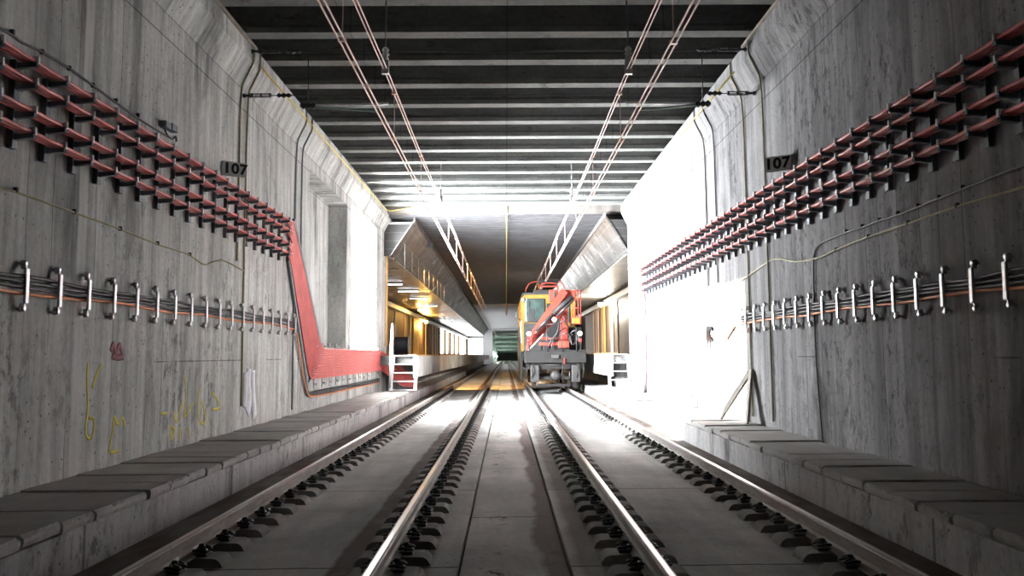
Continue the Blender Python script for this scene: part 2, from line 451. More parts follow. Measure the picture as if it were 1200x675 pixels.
# ------------------------------------------------------------------ rails and sleepers
TRK = {'left': (-1.595, -.755, .755), 'right': (1.70, -.735, .735)}
railx = [(-2.35, 'outer rail of the empty left track, beside the left walkway'), (-.84, 'inner rail of the empty left track, beside the middle strip'),
         (.97, 'inner rail of the track under the red crane vehicle, beside the middle strip'), (2.44, 'outer rail of the crane vehicle track, beside the right walkway')]
prof = [(-.036, 0, 0), (-.03, .0, 0)]
RP = [(-.07, -.16), (.07, -.16), (.07, -.148), (.02, -.132), (.009, -.11), (.009, -.05), (.036, -.036), (.037, -.012), (.03, -.003), (.018, 0), (-.018, 0), (-.03, -.003), (-.037, -.012), (-.036, -.036), (-.009, -.05), (-.009, -.11), (-.02, -.132), (-.07, -.148)]
for x, lab in railx:
    b = MB(); n = len(RP)
    b.add([(px, y, pz) for y in (-3, 190) for px, pz in RP], [], False)
    for i in range(n):
        b.f.append([i, (i + 1) % n, n + (i + 1) % n, n + i]); b.mi.append(0 if i == 9 else 1); b.smooth.append(False)
    b.f.append(list(range(n))); b.mi.append(1); b.smooth.append(False)
    b.f.append(list(range(n, 2 * n))); b.mi.append(1); b.smooth.append(False)
    tag(b.build('rail', [M['rail'], M['railside']], None, (x, 0, 0)), 'worn steel ' + lab, 'rail', 'steel rails of the two tracks')
def block_mesh():
    hw, w, zt, zb = .285, .11, -.16, ZG - .03
    top = [(-hw, zb)] + [(-hw + .075 * (1 - math.cos(a)), zb + (zt - zb) * math.sin(a)) for a in [PI / 2 * i / 6 for i in range(1, 7)]]
    pr = top + [(-x, z) for x, z in top[::-1]]
    return MB().prism(pr, -w, w).mesh('sleeper_block', M['sleeper'])
def clip_mesh():
    b = MB()
    b.bbox(-.055, .05, -.06, .06, -.158, -.138, .006)           # guide plate
    for s in (-1, 1):                                            # bent spring loops
        b.tube(spline([(-.035, s * .012, -.125), (-.05, s * .05, -.115), (-.01, s * .075, -.105), (.045, s * .06, -.12), (.04, s * .03, -.115), (-.005, s * .022, -.1)], 4), .0095, 6)
    b.cyl((-.005, 0, -.14), (-.005, 0, -.075), .015, 8)
    b.lathe([(0, .022), (.02, .022), (.024, .012)], (-.005, 0, -.098), (0, 0, 1), 6)
    return b.mesh('rail_clip', M['clip'])
BM, CM = block_mesh(), clip_mesh()
def make_sleeper(tr):
    cx, a, c = TRK[tr]
    t = thing('track_sleeper', '', 'sleeper', (cx, 0, 0))
    for rx in (a, c):
        bk = bpy.data.objects.new('sleeper_block', BM); COL.objects.link(bk); bk.parent = t; bk.location = (rx, 0, 0)
        for s in (-1, 1):
            k = bpy.data.objects.new('rail_clip', CM); COL.objects.link(k); k.parent = t; k.location = (rx + s * .095, 0, 0); k.rotation_euler = (0, 0, 0 if s > 0 else PI)
    return t
for tr, word in (('left', 'empty left track'), ('right', 'track under the crane vehicle')):
    proto = make_sleeper(tr)
    i = 0
    y = 6.05 - 4 * .485
    while y < 34:
        o = proto if i == 0 else copy_tree(proto)
        o.location.y = y; i += 1; y += .485
        o['label'] = f'twin-block concrete sleeper with black clips, {word}, {nth(i)} from the camera end'
        o['group'] = f'concrete sleepers of the {word}'

# ------------------------------------------------------------------ walkway cover slabs
def slab(x0, x1, y0, y1, edge):
    """x0 = free edge side"""
    b = MB(); n = 9; z0, z1 = 0, .078
    bm = bmesh.new()
    out = []
    for j in range(n + 1):
        y = y0 + (y1 - y0) * j / n
        ch = .012 * R.random() + (.02 if R.random() < .12 else 0)
        if j in (0, n): ch += .004 + R.random() * .012
        s = 1 if x1 > x0 else -1
        out.append([(x0 + s * (.006 + .3 * ch), y, z0 + .002), (x0 + s * .003, y, z0 + .03), (x0 + s * .004, y, z1 - .012 - ch * .5), (x0 + s * (.012 + ch), y, z1), (x1, y, z1), (x1, y, z0)])
    vs = [p for r_ in out for p in r_]; m_ = 6
    fs = [(i * m_ + k, i * m_ + (k + 1) % m_, (i + 1) * m_ + (k + 1) % m_, (i + 1) * m_ + k) for i in range(n) for k in range(m_)]
    fs += [list(range(m_)), list(range(n * m_, n * m_ + m_))]
    return b.add(vs, fs)
for side, x0, x1, yst, p in (('left', KL + .012, XL + .012, 5.05, .434), ('right', KR - .012, XR - .012, 5.1, .452)):
    k = -3; i = 0
    while True:
        y = yst + p * k
        if y > 24.3: break
        i += 1; g = .010 + R.random() * .012
        o = slab(x0 + R.uniform(-.012, .012), x1, -p / 2 + g, p / 2 - g, side).build('walkway_slab', M['slab'])
        o.location = (0, y + p / 2, .117 + R.uniform(0, .008)); o.rotation_euler = (R.uniform(-.006, .006), R.uniform(-.003, .003), 0)
        tag(o, f'grey concrete cover slab on the {side} walkway, {nth(i)} from the camera end', 'slab', f'cover slabs of the {side} walkway')
        k += 1

# ------------------------------------------------------------------ cable trays
TZL = [3.775, 3.595, 3.355, 3.175]
TZR = [3.695, 3.525, 3.285, 3.105]
def bracket(wx, s, tiers, zb, length):
    """s = +1 arms point to +x"""
    t = thing('cable_bracket', '', 'bracket')
    p = MB(); p.bbox(wx - .02 if s > 0 else wx - .05, wx + .05 if s > 0 else wx + .02, -.038, .038, zb, tiers[0] - .01, .006)
    p.build('wall_post', M['bracket'], t)
    for z in tiers:
        a = MB(); x0, x1 = wx + s * .045, wx + s * length
        zt = z - .035
        a.add([(x0, y, zz) for y in (-.022, .022) for zz in (zt - .05, zt)] + [(x1, y, zz) for y in (-.022, .022) for zz in (zt - .032, zt)],
              [(0, 1, 3, 2), (4, 6, 7, 5), (0, 4, 5, 1), (2, 3, 7, 6), (0, 2, 6, 4), (1, 5, 7, 3)])
        a.box(*sorted((x1, x1 - s * .012)), -.02, .02, zt - .036, zt + .01)
        arm = a.build('arm', M['bracket'], t)
        c = MB(); c.bbox(*sorted((x1 + s * .01, x1 - s * .022)), -.013, .013, zt - .004, zt + .058, .004)
        c.bbox(*sorted((x1 - s * .022, x1 - s * .12)), -.012, .012, zt + .048, zt + .056, .002)
        c.build('cable_clamp', M['clampw'], arm)
    return t
BL = [6.46 + .4555 * k for k in range(-3, 18)]
BR = [6.29 + .4215 * k for k in range(-3, 38)]
for side, wx, s, tz, zb, ys, ln in (('left', XL, 1, TZL, 3.02, BL, .212), ('right', XR, -1, TZR, 2.94, BR, .20)):
    proto = bracket(wx, s, tz, zb, ln)
    for i, y in enumerate(ys):
        o = proto if i == 0 else copy_tree(proto)
        o.location.y = y
        o['label'] = f'slate grey four-arm cable bracket on the {side} wall, {nth(i + 1)} from the camera end'
        o['group'] = f'cable brackets on the {side} wall'
TN = ['top', 'second', 'third', 'lowest']; SN = ['outermost', 'second from the outside', 'third from the outside', 'innermost']
for t_ in range(4):
    for s_ in range(4):
        i = t_ * 4 + s_
        r = .019 if s_ == 0 else .0125
        # left: along the arms, then down the wall slope, then along under the niches and down at the portal
        x = XL + .182 - (.008 + s_ * .026 if s_ else 0); z = TZL[t_] - .035 + r + (0.004 if s_ else .004)
        ys = [-2] + [6.46 + .4555 * (k / 2) for k in range(-8, 35)]
        pts = [(x, y, z - (.006 if j % 2 == 0 else 0)) for j, y in enumerate(ys) if y < 14.35]
        j = i / 15
        zs = 3.80 - .7 * j; wx = XL + .062
        ysl = 14.98 - .15 * j; yh = 17.35 - .95 * j; zh = 1.45 - .0405 * i
        corner = [pts[-1], (x, 14.55, z), (wx, ysl, zs), (wx, yh, zh), (wx, 24.6, zh), (wx + .0, 25.9, zh), (wx + .5, 27.1, zh - .55), (wx + .9, 28.5, .15 + (15 - i) * .01)]
        body = smooth(corner, 5, .32, .28 + .012 * (15 - i))
        o = MB().tube(pts[:-1] + body, [r] * (len(pts) + 3) + [.0195] * (len(body) - 4), 7).build('power_cable', M['red'])
        tag(o, f'red power cable of the left wall, {TN[t_]} tier, {SN[s_]}', 'cable', 'red power cables on the left wall')
        x = XR - .17 + (.008 + s_ * .026 if s_ else 0); z = TZR[t_] - .035 + r + .004
        ys = [-2] + [6.29 + .4215 * (k / 2) for k in range(-8, 77)]
        pts = [(x, y, z - (.006 if jj % 2 == 0 else 0)) for jj, y in enumerate(ys) if y < 21.7]
        wx = XR - .05
        yd = 22.75 - .035 * i
        body = smooth([pts[-1], (x, 22.0, z), (wx, yd, z - .12), (wx, yd + .0, .32), (wx - .3, yd + .5, .225 + .01 * (i % 3))], 4, .4)
        o = MB().tube(pts[:-1] + body, r, 7).build('power_cable', M['red'])
        tag(o, f'red power cable of the right wall, {TN[t_]} tier, {SN[s_]}', 'cable', 'red power cables on the right wall')
# support ladder behind the sloping red band: two rails and rungs
t = thing('cable_ladder', 'dark steel cable ladder behind the sloping red cable band on the left wall', 'cable ladder')
for nm, a, c in (('stringer', (XL + .034, 14.75, 3.1), (XL + .034, 16.35, .66)), ('stringer', (XL + .034, 15.08, 3.9), (XL + .034, 17.5, 1.5))):
    MB().obox(a, c, .09, .05, (1, 0, 0)).build(nm, M['bracket'], t)
for k in range(9):
    f = k / 8
    a = Vector((XL + .02, 14.75, 3.1)).lerp(Vector((XL + .02, 16.35, .66)), f); c = Vector((XL + .02, 15.08, 3.9)).lerp(Vector((XL + .02, 17.5, 1.5)), f)
    MB().obox(a, c, .035, .03, (1, 0, 0)).build('rung', M['bracket'], t)
# upright holders behind the horizontal red band under the niches
proto = None
for k in range(12):
    y = 17.0 + .73 * k
    if proto is None:
        proto = thing('cable_holder', '', 'bracket', (XL, y, 0), 'holders under the left niches')
        MB().bbox(.0, .03, -.02, .02, .62, 1.6, .005).build('upright', M['galv'], proto)
        MB().bbox(.0, .09, -.018, .018, .70, .735, .005).build('bottom_lip', M['galv'], proto)
        MB().bbox(.0, .09, -.018, .018, 1.5, 1.53, .005).build('top_lip', M['galv'], proto)
        o = proto
    else: o = copy_tree(proto); o.location.y = y
    o['label'] = f'galvanised upright holder of the level red cables below the left niches, {nth(k + 1)} from the slope'

# ------------------------------------------------------------------ lower clamps with black and orange cables
def clamp(wx, s, zc, hh):
    t = thing('cable_clamp', '', 'cable clamp')
    b = MB(); off = .07
    b.bbox(*sorted((wx + s * (off - .012), wx + s * (off + .012))), -.025, .025, zc - hh * .73, zc + hh * .73, .009)
    b.build('clamp_bar', M['galv'], t)
    for q in (1, -1):
        c = MB(); zz = zc + q * hh * .92
        c.cyl((wx - s * .01, 0, zz), (wx + s * .06, 0, zz), .012, 8)
        c.lathe([(0, .032), (.03, .032), (.042, .018)], (wx + s * .025, 0, zz), (s, 0, 0), 6)
        c.bbox(*sorted((wx + s * .02, wx + s * .062)), -.007, .007, min(zz, zz - q * .045), max(zz, zz - q * .045), .002)
        c.build('anchor_bolt', M['galv'], t)
    return t
CL = [6.67 + .503 * k for k in range(-3, 18)]
CR = [6.11 + .4475 * k for k in range(-3, 17)]
for side, wx, s, zc, ys in (('left', XL, 1, 1.905, CL), ('right', XR, -1, 1.845, CR)):
    proto = clamp(wx, s, zc, .205)
    for i, y in enumerate(ys):
        o = proto if i == 0 else copy_tree(proto)
        o.location.y = y
        o['label'] = f'silver vertical clamp over the black and orange cables, {side} wall, {nth(i + 1)} from the camera end'
        o['group'] = f'silver cable clamps on the {side} wall'
for k, (dz, mt, cn) in enumerate(((.075, 'black', 'uppermost black'), (.035, 'black', 'middle black'), (-.005, 'black', 'lowest black'), (-.045, 'orange', 'orange'))):
    pts = [(XL + .035 + R.uniform(-.004, .008), -2 + .3 * j, 1.90 + dz + R.uniform(-.007, .007) + .01 * math.sin(j * .7 + k)) for j in range(57)]
    pts = [p for p in pts if p[1] < 14.9]
    pts += smooth([(XL + .035, 15.0, 1.87 + dz), (XL + .05, 15.35, 1.86 + dz), (XL + .05, 16.25, .52 + dz * .5), (XL + .05, 17.0, .5 + dz), (XL + .05, 25.5, .5 + dz)], 5, .35)
    o = MB().tube(spline(pts, 2), .0155, 7).build('cable', M[mt])
    tag(o, f'{cn} cable of the low bundle along the left wall under silver clamps', 'cable', 'low cable bundle on the left wall')
    pts = [(XR - .035 + R.uniform(-.008, .004), -2 + .3 * j, 1.84 + dz + R.uniform(-.007, .007) + .01 * math.sin(j * .8 + k)) for j in range(51)]
    pts += [(XR - .03, 13.6, 1.8 + dz * .6), (XR - .03, 14.2, 1.58 + dz), (XR - .03, 14.8, 1.6 + dz), (XR - .04, 15.2, 1.72 + dz * .4)]
    o = MB().tube(spline(pts, 2), .0155, 7).build('cable', M[mt])
    tag(o, f'{cn} cable of the low bundle along the right wall under silver clamps', 'cable', 'low cable bundle on the right wall')
# switch box at the end of the right bundle
t = thing('junction_box', 'small grey junction box with two pipes at the end of the right cable bundle', 'junction box', (XR, 15.3, 0))
MB().bbox(-.13, .0, -.14, .14, 1.55, 1.83, .012).build('box_body', M['ins'], t)
for q in (-.07, .1):
    MB().tube([(-.04, q, 1.56), (-.04, q, .9 if q > 0 else 1.05)], .025, 8).build('conduit', M['greyc'], t)

# ------------------------------------------------------------------ conduits and wandering cables on the walls
def wallpath(pts, X, off): return [at(x, y, X=X) + Vector((off, 0, 0)) for x, y in pts]
def haunch_conduit(y, side, z0, zt=6.08, dy=0.):
    s = 1 if side == 'left' else -1; wx = XL if side == 'left' else XR; e = .195 if side == 'left' else .19
    o = s * .022
    return [(wx + s * e + o, y, zt), (wx + s * e + o, y, 5.84), (wx + o, y + dy, 5.44), (wx + o, y + dy, z0)]
for nm, y, side, z0, mt, lab in (
    ('conduit', 12.0, 'left', 2.75, 'yellow', 'yellowish conduit behind the left kilometre sign, the near one of the pair'),
    ('conduit', 12.32, 'left', .55, 'yellow', 'yellowish conduit beside the left kilometre sign, the far one of the pair'),
    ('conduit', 15.25, 'left', .3, 'greyc', 'dark conduit bent over the left haunch before the niche, nearer one'),
    ('conduit', 15.72, 'left', 2.9, 'greyc', 'dark conduit bent over the left haunch before the niche, farther one'),
    ('conduit', 11.78, 'right', .3, 'yellow', 'yellowish conduit passing behind the right kilometre sign'),
    ('conduit', 12.75, 'right', .3, 'yellow', 'thin yellowish conduit beyond the right kilometre sign'),
    ('conduit', 14.6, 'right', 2.6, 'greyc', 'dark conduit bent over the right haunch, nearer one'),
    ('conduit', 15.3, 'right', 2.6, 'greyc', 'dark conduit bent over the right haunch, farther one')):
    o = MB().tube(smooth(haunch_conduit(y, side, z0), 5, .22), .016, 8).build(nm, M[mt])
    tag(o, lab, 'conduit', 'conduits on the tunnel walls')
def loose(name, pts, X, r, mt, lab, clips=None):
    s = 1 if X < 0 else -1
    P = spline(wallpath(pts, X + s * .002, s * (r + .006)), 6)
    t = thing(name, lab, 'cable')
    MB().tube(P, r, 7).build('cable_run', M[mt], t)
    for (x, y) in clips or []:
        p = at(x, y, X=X)
        MB().bbox(*sorted((p.x - s * .005, p.x + s * .035)), p.y - .012, p.y + .012, p.z - .012, p.z + .032, .004).build('clip', M['black'], t)
loose('loose_cable', [(-60, 205), (0, 222), (16, 225), (85, 249), (138, 268), (183, 286), (219, 298), (238, 310), (250, 307), (263, 306), (284, 317)], XL, .011, 'yellow', 'thin olive cable wandering along the left wall above the silver clamps', [(16, 224), (85, 249), (139, 269), (183, 286), (221, 299)])
loose('loose_cable', [(-80, 5), (0, 35), (24, 50), (47, 61), (79, 80), (108, 101), (135, 121), (165, 142), (195, 160)], XL, .012, 'black', 'thin black cable strung just above the top red tier, left wall', [(12, 39), (47, 62), (79, 81), (107, 101), (134, 119), (160, 136)])
loose('loose_cable', [(1290, 160), (1130, 221.5), (1102, 233), (1077, 243), (1054, 252), (1032, 259), (1012, 266.5), (993, 272.5), (975, 280), (962, 286), (956, 297), (955, 320), (957, 400), (961, 460), (966, 520)], XR, .011, 'black', 'black cable on the right wall that turns down to the walkway', [(1130, 221), (1102, 232.5), (1077, 242.5), (1054, 251), (1032, 258.5), (1012, 266), (993, 272)])
loose('loose_cable', [(1290, 190), (1194, 221.5), (1124, 242), (1066, 262), (1019, 278), (981, 293), (961, 302), (934, 306.5), (908, 304), (880, 322), (868, 330)], XR, .011, 'yellow', 'pale cable sagging along the right wall below the red trays', [(1124, 242), (1066, 262), (1019, 278), (981, 293)])
# yellow cable along the left ledge, over the lintel and down the hall ceiling
p = [(-3.87, 12.32, 5.9), (-3.87, 18, 5.95), (-3.87, 25.9, 6.03), (-2, 25.97, 6.33), (.05, 25.97, 6.36), (.05, 25.97, 5.98), (.05, 26.5, 5.88), (.05, 40, 5.86), (.05, 72, 5.86)]
tag(MB().tube(smooth(p, 4, .1), .016, 6).build('yellow_cable', M['yellowb']), 'yellow cable along the left ledge and the portal lintel into the dark hall ceiling', 'cable')
p = [(3.735, 12.6, 5.86), (3.735, 18, 5.95), (3.735, 25.3, 6.0)]
tag(MB().tube(p, .016, 6).build('yellow_cable', M['yellowb']), 'yellow cable along the right ledge towards the sunlit corner', 'cable')
for sd, x in (('left', -3.87), ('right', 3.74)):
    tag(MB().bbox(x - .025, x + .025, -2, 12.1, 6.06, 6.11, .01).build('ledge_lath', M['wood']), f'weathered brown lath lying along the edge of the {sd} ledge', 'lath')
tag(MB().bbox(XL - .02, XL + .05, 27.0, 27.18, 1.62, 5.0, .01).build('timber_strip', M['edge']), 'brown timber strip standing at the portal end of the left wall', 'timber strip')
t = thing('ceiling_bracket', 'thin post with a crossbar at the far end of the dark hall ceiling', 'bracket', (.05, 72.0, 5.9))
MB().tube([(0, 0, 0), (0, 0, -1.0)], .09, 8).build('post', M['hallgrey'], t); MB().bbox(-.5, .5, -.06, .06, -.12, .02, .01).build('crossbar', M['hallgrey'], t)
t = thing('cable_box', 'pair of small grey boxes with loose wires above the left cable tier', 'junction box')
for (x0, y0, x1, y1) in ((186, 141, 192, 152), (194, 144, 200, 156)):
    a, c = at(x0, y0, X=XL), at(x1, y1, X=XL)
    MB().bbox(XL - .005, XL + .09, a.y, c.y, c.z, a.z, .008).build('box_body', M['bracket'], t)
MB().tube(spline(wallpath([(190, 150), (193, 158), (199, 163), (203, 160), (204, 166)], XL, .03), 4), .012, 6).build('loose_wire', M['black'], t)

# ------------------------------------------------------------------ kilometre signs
for (cx, cy, side, lab) in ((275.5, 198.5, 'left', 'grey plate reading 107 on the left wall above the red cables'), (911, 192, 'right', 'grey plate reading 107 on the right wall above the red cables')):
    s = 1 if side == 'left' else -1
    X = (XL + .17) if side == 'left' else (XR - .17)
    c = at(cx, cy, X=X)
    t = thing('kilometre_sign', lab, 'sign', c, 'kilometre signs on the tunnel walls')
    w, h = .335, .215
    t.rotation_euler.z = s * .62
    MB().bbox(-w / 2, w / 2, -.006, .006, -h / 2, h / 2, .004).build('plate', M['signgrey'], t)
    fl = MB(); xe = -s * w / 2
    fl.add([(xe, -.006, -h / 2), (xe, -.006, h / 2), (xe - s * .07, .16, h / 2 - .01), (xe - s * .07, .16, -h / 2 + .01), (xe, .004, -h / 2), (xe, .004, h / 2), (xe - s * .07, .17, h / 2 - .01), (xe - s * .07, .17, -h / 2 + .01)],
           [(0, 1, 2, 3), (4, 7, 6, 5), (0, 4, 5, 1), (3, 2, 6, 7), (1, 5, 6, 2), (0, 3, 7, 4)])
    fl.build('side_flange', M['signgrey'], t)
    tc = bpy.data.curves.new('numerals', 'FONT'); tc.body = '107'; tc.size = .185; tc.align_x = 'CENTER'; tc.align_y = 'CENTER'; tc.extrude = .002; tc.offset = .0062; tc.space_character = 1.06
    o = bpy.data.objects.new('numerals', tc); COL.objects.link(o); o.parent = t; o.location = (0, -.0085, 0); o.rotation_euler = (PI / 2, 0, 0); o.scale = (.86, 1.12, 1)
    tc.materials.append(M['signblack'])
    me = bpy.data.meshes.new_from_object(o.evaluated_get(bpy.context.evaluated_depsgraph_get()))
    bpy.data.objects.remove(o); o = bpy.data.objects.new('numerals', me); COL.objects.link(o); o.parent = t; o.location = (0, -.0085, 0); o.rotation_euler = (PI / 2, 0, 0); o.scale = (1.2, 1.12, 1)

# ------------------------------------------------------------------ overhead line
CW = {'left': (-1.6, 4.41, 5.10), 'right': (1.68, 4.37, 5.08)}
for side, (x, zc, zm) in CW.items():
    tw = 'empty left track' if side == 'left' else 'crane vehicle track'
    for q, pl in ((-.027, 'left'), (.027, 'right')):
        o = MB().tube([(x + q, -4 + 3.6 * j, zc) for j in range(41)], .0095, 6).build('contact_wire', M['copper'])
        tag(o, f'copper contact wire above the {tw}, {pl} one of its lower pair', 'wire', 'overhead contact wires')
        pts = [(x + q * .8, -4 + 3.65 * j, zm - (0 if j % 4 else -.05)) for j in range(20)]
        o = MB().tube(pts, .0085, 6).build('messenger_wire', M['copper'])
        tag(o, f'copper messenger wire above the {tw}, {pl} one of its upper pair', 'wire', 'overhead messenger wires')
    for k in range(14):
        y = 7.65 + 3.65 * k
        t = thing('dropper', f'thin dropper between the overhead wires of the {tw}, {nth(k + 1)} from the camera end', 'dropper', (x, y, 0), 'droppers of the overhead line')
        MB().tube([(0, 0, zm), (.004, .01, (zc + zm) / 2), (0, 0, zc)], .006, 5).build('strand', M['copper'], t)
        MB().bbox(-.04, .04, -.02, .02, zc - .012, zc + .03, .005).build('wire_clamp', M['copper'], t)
        MB().bbox(-.035, .035, -.02, .02, zm - .02, zm + .02, .005).build('wire_clamp', M['copper'], t)
    for k, y in enumerate((10.45, 19.65)):
        t = thing('wire_hanger', f'insulated hanger holding the {tw} wires under a beam, {("near", "far")[k]} one', 'hanger', (x, y, 0), 'hangers of the overhead line')
        MB().tube([(0, .06, 6.13), (0, .02, 5.7), (0, 0, 5.45)], .012, 6).build('rod', M['greyc'], t)
        MB().lathe([(0, .02), (.03, .05), (.06, .03), (.09, .055), (.12, .03), (.15, .05), (.19, .022)], (0, 0, 5.26), (0, 0, 1), 14).build('insulator', M['inswhite'], t)
        MB().bbox(-.05, .05, -.03, .03, zm - .02, 5.27, .008).build('saddle', M['galv'], t)
# cross-span wires with tensioners
for k, (Y, z, lab) in enumerate(((12.15, 5.36, 'cross-span wire from wall to wall just below the haunches'), (11.9, 5.97, 'cross-span wire close under the ceiling beams between the ledges'))):
    x0, x1 = (XL + .01, XR - .01) if k == 0 else (-3.87, 3.735)
    t = thing('span_wire', lab, 'wire', (0, Y, 0), 'cross-span wires of the tunnel')
    MB().tube([(x0, 0, z), (0, 0, z - .012), (x1, 0, z)], .0065, 6).build('strand', M['ins'], t)
    for q, e in ((1, x0), (-1, x1)):
        c = MB()
        c.lathe([(0, .035), (.03, .035), (.04, .02), (.1, .02), (.105, .04), (.12, .04)], (e, 0, z), (q, 0, 0), 12)
        c.build('wall_eye', M['ins'], t)
        c = MB(); c.obox((e + q * .14, 0, z + .025), (e + q * .42, 0, z + .025), .018, .014); c.obox((e + q * .14, 0, z - .025), (e + q * .42, 0, z - .025), .018, .014)
        for u in (.14, .28, .42): c.bbox(*sorted((e + q * (u - .015), e + q * (u + .015))), -.02, .02, z - .033, z + .033, .004)
        c.build('turnbuckle', M['ins'], t)
        MB().lathe([(0, .014), (.04, .04), (.07, .02), (.11, .045), (.15, .02), (.19, .04), (.24, .012)], (e + q * .52, 0, z), (q, 0, 0), 12).build('insulator', M['ins'], t)
for side, s in (('left', -1), ('right', 1)):
    x = CW[side][0]
    t = thing('registration_arm', f'green-grey tubular registration arm holding the wires above the {"empty left track" if s < 0 else "crane vehicle track"}', 'overhead arm', (0, 12.6, 0), 'registration arms of the overhead line')
    xo = 3.05 * s if s < 0 else 3.1
    MB().tube([(xo, 0, 5.34), (x + s * .25, -.2, 5.3)], .021, 8).build('tube', M['galv'], t)
    MB().tube([(xo, 0, 5.31), (x + s * .42, -.2, 5.18)], .021, 8).build('tube', M['green'], t)
    MB().lathe([(0, .03), (.04, .06), (.08, .03), (.12, .06), (.16, .03), (.2, .06), (.25, .025)], (xo, 0, 5.33), (s, 0, .05), 14).build('insulator', M['ins'], t)
    MB().tube([(xo + s * .12, 0, 5.36), (xo + s * .13, 0, 6.13)], .009, 8).build('hanger_post', M['ins'], t)
    MB().tube([(x + s * .42, -.2, 5.18), (x + s * .1, -.2, 4.6), (x + s * .0, -.2, CW[side][1])], .009, 6).build('steady_rod', M['greyc'], t)

# ------------------------------------------------------------------ things on the right walkway, litter, wall marks
def plank(name, a, b, w, th, lab):
    d = (Vector(b) - Vector(a))
    o = MB().obox((0, 0, 0), d, w, th, (1, 0, 0)).build(name, M['wood'], None, a); tag(o, lab, 'plank', 'planks leaning at the right wall')
plank('plank', (3.57, 13.45, .205), (XR - .03, 12.85, .98), .12, .035, 'grey timber plank slanting against the right wall, the one leaning away')
plank('plank', (3.74, 12.5, .205), (XR - .03, 12.75, 1.03), .16, .035, 'grey timber plank standing upright against the right wall')
def strokes(lab, lines, mt, r, X=XL):
    s = 1 if X < 0 else -1
    t = thing('paint_mark', lab, 'paint mark')
    for l in lines:
        b = MB(); b.tube(spline([at(x, y, X=X + s * .002) for x, y in l], 5), r, 6, True, 0); b.build('stroke', M[mt], t)
strokes('yellow sprayed scrawl low on the left wall above the walkway', [
    [(103, 425), (102, 450), (103, 478), (100, 505), (104, 514), (109, 508), (110, 492), (104, 490)], [(119, 427), (113, 440), (108, 455)],
    [(127, 530), (132, 505), (134, 488), (138, 498), (144, 490), (146, 500)], [(129, 531), (139, 528)],
    [(189, 485), (196, 484)], [(203, 482), (207, 495), (211, 480), (214, 470)], [(217, 440), (218, 465), (216, 488), (221, 482), (226, 472)], [(235, 455), (232, 465), (233, 490), (238, 497), (241, 488), (236, 470)],
    [(248, 460), (256, 470), (257, 478), (249, 480)], [(200, 517), (205, 505), (200, 500), (201, 516)], [(211, 500), (211, 515)], [(221, 500), (222, 513)]], 'ypaint', .018)
strokes('dull red sprayed smudge high on the left wall below the clamps', [[(130, 412), (133, 403), (136, 415), (140, 404), (144, 416)], [(131, 417), (138, 419), (145, 418)]], 'rpaint', .035)
strokes('white lime drip running down the left wall near the cable slope', [[(292, 432), (291, 450), (292, 470), (289, 484)], [(288, 436), (288, 455), (286, 478)], [(296, 434), (296, 458), (298, 490)]], 'wpaint', .13)
for (x, y, r_, lab) in ((238, 609, .05, 'crumpled pale litter beside the outer rail of the empty track'), (103, 662, .03, 'small white scrap at the foot of the left kerb')):
    p = at(x, y, Z=-.27)
    b = MB(); bm = bmesh.new(); bmesh.ops.create_icosphere(bm, subdivisions=2, radius=r_)
    for v in bm.verts: v.co = Vector((v.co.x, v.co.y * 1.3, v.co.z * .7)) * R.uniform(.65, 1.25)
    b.add([v.co for v in bm.verts], [[v.index for v in f.verts] for f in bm.faces]); bm.free()
    tag(b.build('litter', M['debris'], None, (p.x, p.y, -.3 + r_ * .7)), lab, 'litter')

# ------------------------------------------------------------------ the platform hall
YH = 27.2
struct(MB().box(-7.3, -4.4, 26.9, YH, -.7, 7.1).build('wall_end_left', M['plaster']))
struct(MB().box(4.2, 6.4, 25.1, 25.4, -.7, 7.1).build('wall_end_right', M['plaster']))
wb = struct(MB().box(-7.4, -7.0, 26.9, YE + .3, -.7, 7.1).build('wall_platform_left', M['panel']))
FW = [(84, 91), (92.2, 99), (100.2, 108), (109, 118), (119, 137)]
carve(wb, [(-7.8, -6.5, a, c, 1.5, 4.25) for a, c in FW])
for k, (a_, c_) in enumerate(FW): struct(MB().box(-7.3, -7.25, a_ - .05, c_ + .05, 1.45, 4.3).build(f'window_{k + 2}', M['pane']))
struct(MB().box(6.0, 6.4, 25.1, YE + .3, -.7, 7.1).build('wall_platform_right', M['panel']))
